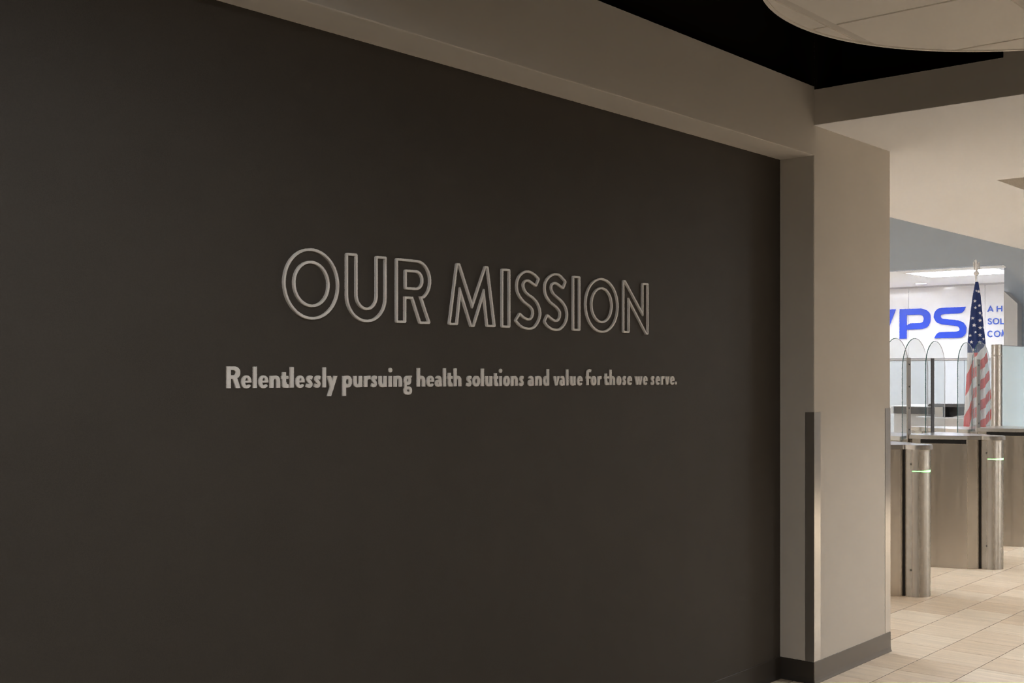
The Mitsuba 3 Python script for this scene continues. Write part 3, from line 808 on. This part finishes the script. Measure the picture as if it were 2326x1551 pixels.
def flag_tone(p, n, uv):
    u, v = uv.x, uv.y
    right = v + 1.15 * u
    left = v + 2.6 * (u + 15.0)
    canton = (v < 801) & (right < 803)
    blue = mi.Color3f(0.012, 0.028, 0.13)
    white = mi.Color3f(0.80, 0.76, 0.76)
    red = mi.Color3f(0.60, 0.065, 0.06)
    a = right - 803.0
    a = a / 46.0
    a = a - dr.floor(a)
    b = (left - 831.0) / 80.0
    b = b - dr.floor(b)
    on_right = (a > 0.5)
    on_left = (b < 0.52) & (left > 831.0)
    stripe = dr.select(u < -9.0, on_left, on_right)
    out = dr.select(stripe, red, white)
    star = mi.Bool(False)
    for x, y, r in STARS:
        dx, dy = u - x, v - y
        q = dr.sqrt(dx * dx + dy * dy)
        ang = dr.atan2(dx, -dy)
        k = 2 * math.pi / 5
        m = dr.abs(ang - k * dr.round(ang / k))
        # a five-pointed star: straight edges from the tip (r) to the notch (0.4 r at 36 degrees)
        lim = r * 0.4 * math.sin(math.pi / 5) / (0.4 * math.sin(math.pi / 5) * dr.cos(m) + (1 - 0.4 * math.cos(math.pi / 5)) * dr.sin(m))
        star |= q < lim
    blue = dr.select(star, mi.Color3f(0.78, 0.76, 0.78), blue)
    return dr.select(canton, blue, out)


scene["material_flag"] = two({"type": "principled", "base_color": mikit.proc(flag_tone), "roughness": 0.55, "specular": 0.35, "sheen": 0.3})
t = thing("flag", "United States flag hanging furled on a pole behind the glass of the right turnstile", "flag")
rows, cols = 90, 120
ks = np.array([640, 670, 700, 740, 780, 815, 850, 900, 940, 968], float)
le = np.interp(np.linspace(640, 968, rows), ks, [-2, -8, -12, -16, -20, -20.5, -22, -25, -27.5, -29])
re_ = np.interp(np.linspace(640, 968, rows), ks, [4, 9, 12, 16, 20.5, 25, 29, 32.5, 33, 32])
vv = np.linspace(640, 968, rows)
ph = np.linspace(0, 2 * math.pi, cols, endpoint=False)
V, UV = [], []
for i in range(rows):
    mid, hw = (le[i] + re_[i]) / 2, (re_[i] - le[i]) / 2
    g = (vv[i] - 640) / 328
    for a in ph:
        lat = mid + hw * math.cos(a)
        fold = 0.36 * hw * (1 - 0.7 * abs(math.cos(a)) ** 3) * (0.35 + 0.65 * g)
        wave = math.sin(lat * 0.36 + 0.8 * math.sin(vv[i] * 0.012)) + 0.5 * math.sin(lat * 0.72 + 1.3)
        side = -1 if math.sin(a) >= 0 else 1
        dep = side * (abs(math.sin(a)) * hw * 0.30 + 1.0) + fold * 0.62 * wave * abs(math.sin(a))
        hem = 0.0 if i < rows - 1 else 3.0 * math.sin(lat * 0.2)
        L, D = lat / PXM, dep / PXM
        V.append([FX + S_ * L + C_ * D, FY - C_ * L + S_ * D, 1.5 - (vv[i] + hem - 845) * 12.0 / 2670])
        UV.append([lat, vv[i]])
Fc = []
for i in range(rows - 1):
    for j in range(cols):
        k = (j + 1) % cols
        Fc.append([i * cols + j, (i + 1) * cols + j, (i + 1) * cols + k, i * cols + k])
Fc = np.array(Fc)
key = numbered(t + "__cloth")
tri = np.vstack([Fc[:, [0, 1, 2]], Fc[:, [0, 2, 3]]])
scene[key] = mikit.ply((np.array(V), tri), "material_flag", True, uv=np.array(UV))
labels[key] = {"label": "draped cloth with white stars on blue and red and white stripes"}
obj("pole", cyl(FX + 0.012 * C_, FY + 0.012 * S_, 0.03, 2.50, 0.011, 24), "chrome", t, smooth=30)
obj("base", prism(Point(FX, FY).buffer(0.16, 40), 0.0, 0.03), "chrome", t)


def hull_chain(*balls):
    out = []
    for (a, ra), (b, rb) in balls:
        s = []
        for c, r in ((a, ra), (b, rb)):
            m = trimesh.creation.icosphere(subdivisions=2, radius=r)
            m.apply_translation(c)
            s.append(m.vertices)
        out.append(trimesh.convex.convex_hull(np.vstack(s)))
    return cat(*out)


def ep(lat, up, dep=0.0):
    return [FX + S_ * lat + C_ * dep, FY - C_ * lat + S_ * dep, up]


eagle = hull_chain(((ep(0, 2.555), 0.020), (ep(0.0, 2.60), 0.014)), ((ep(0, 2.60), 0.012), (ep(-0.006, 2.638), 0.011)), ((ep(-0.006, 2.640), 0.009), (ep(-0.022, 2.634), 0.003)),
                   ((ep(-0.012, 2.585), 0.010), (ep(-0.028, 2.622), 0.007)), ((ep(-0.028, 2.622), 0.007), (ep(-0.022, 2.545), 0.004)),
                   ((ep(0.012, 2.585), 0.010), (ep(0.028, 2.620), 0.007)), ((ep(0.028, 2.620), 0.007), (ep(0.030, 2.548), 0.004)), ((ep(0, 2.55), 0.012), (ep(0.004, 2.525), 0.008)))
obj("eagle", eagle, "chrome", t, smooth=40, label="small silver eagle with raised wings on top of the pole")
bl = trimesh.creation.icosphere(subdivisions=3, radius=0.026)
bl.apply_translation([FX, FY, 2.508])
obj("ball", bl, "chrome", t, smooth=True)
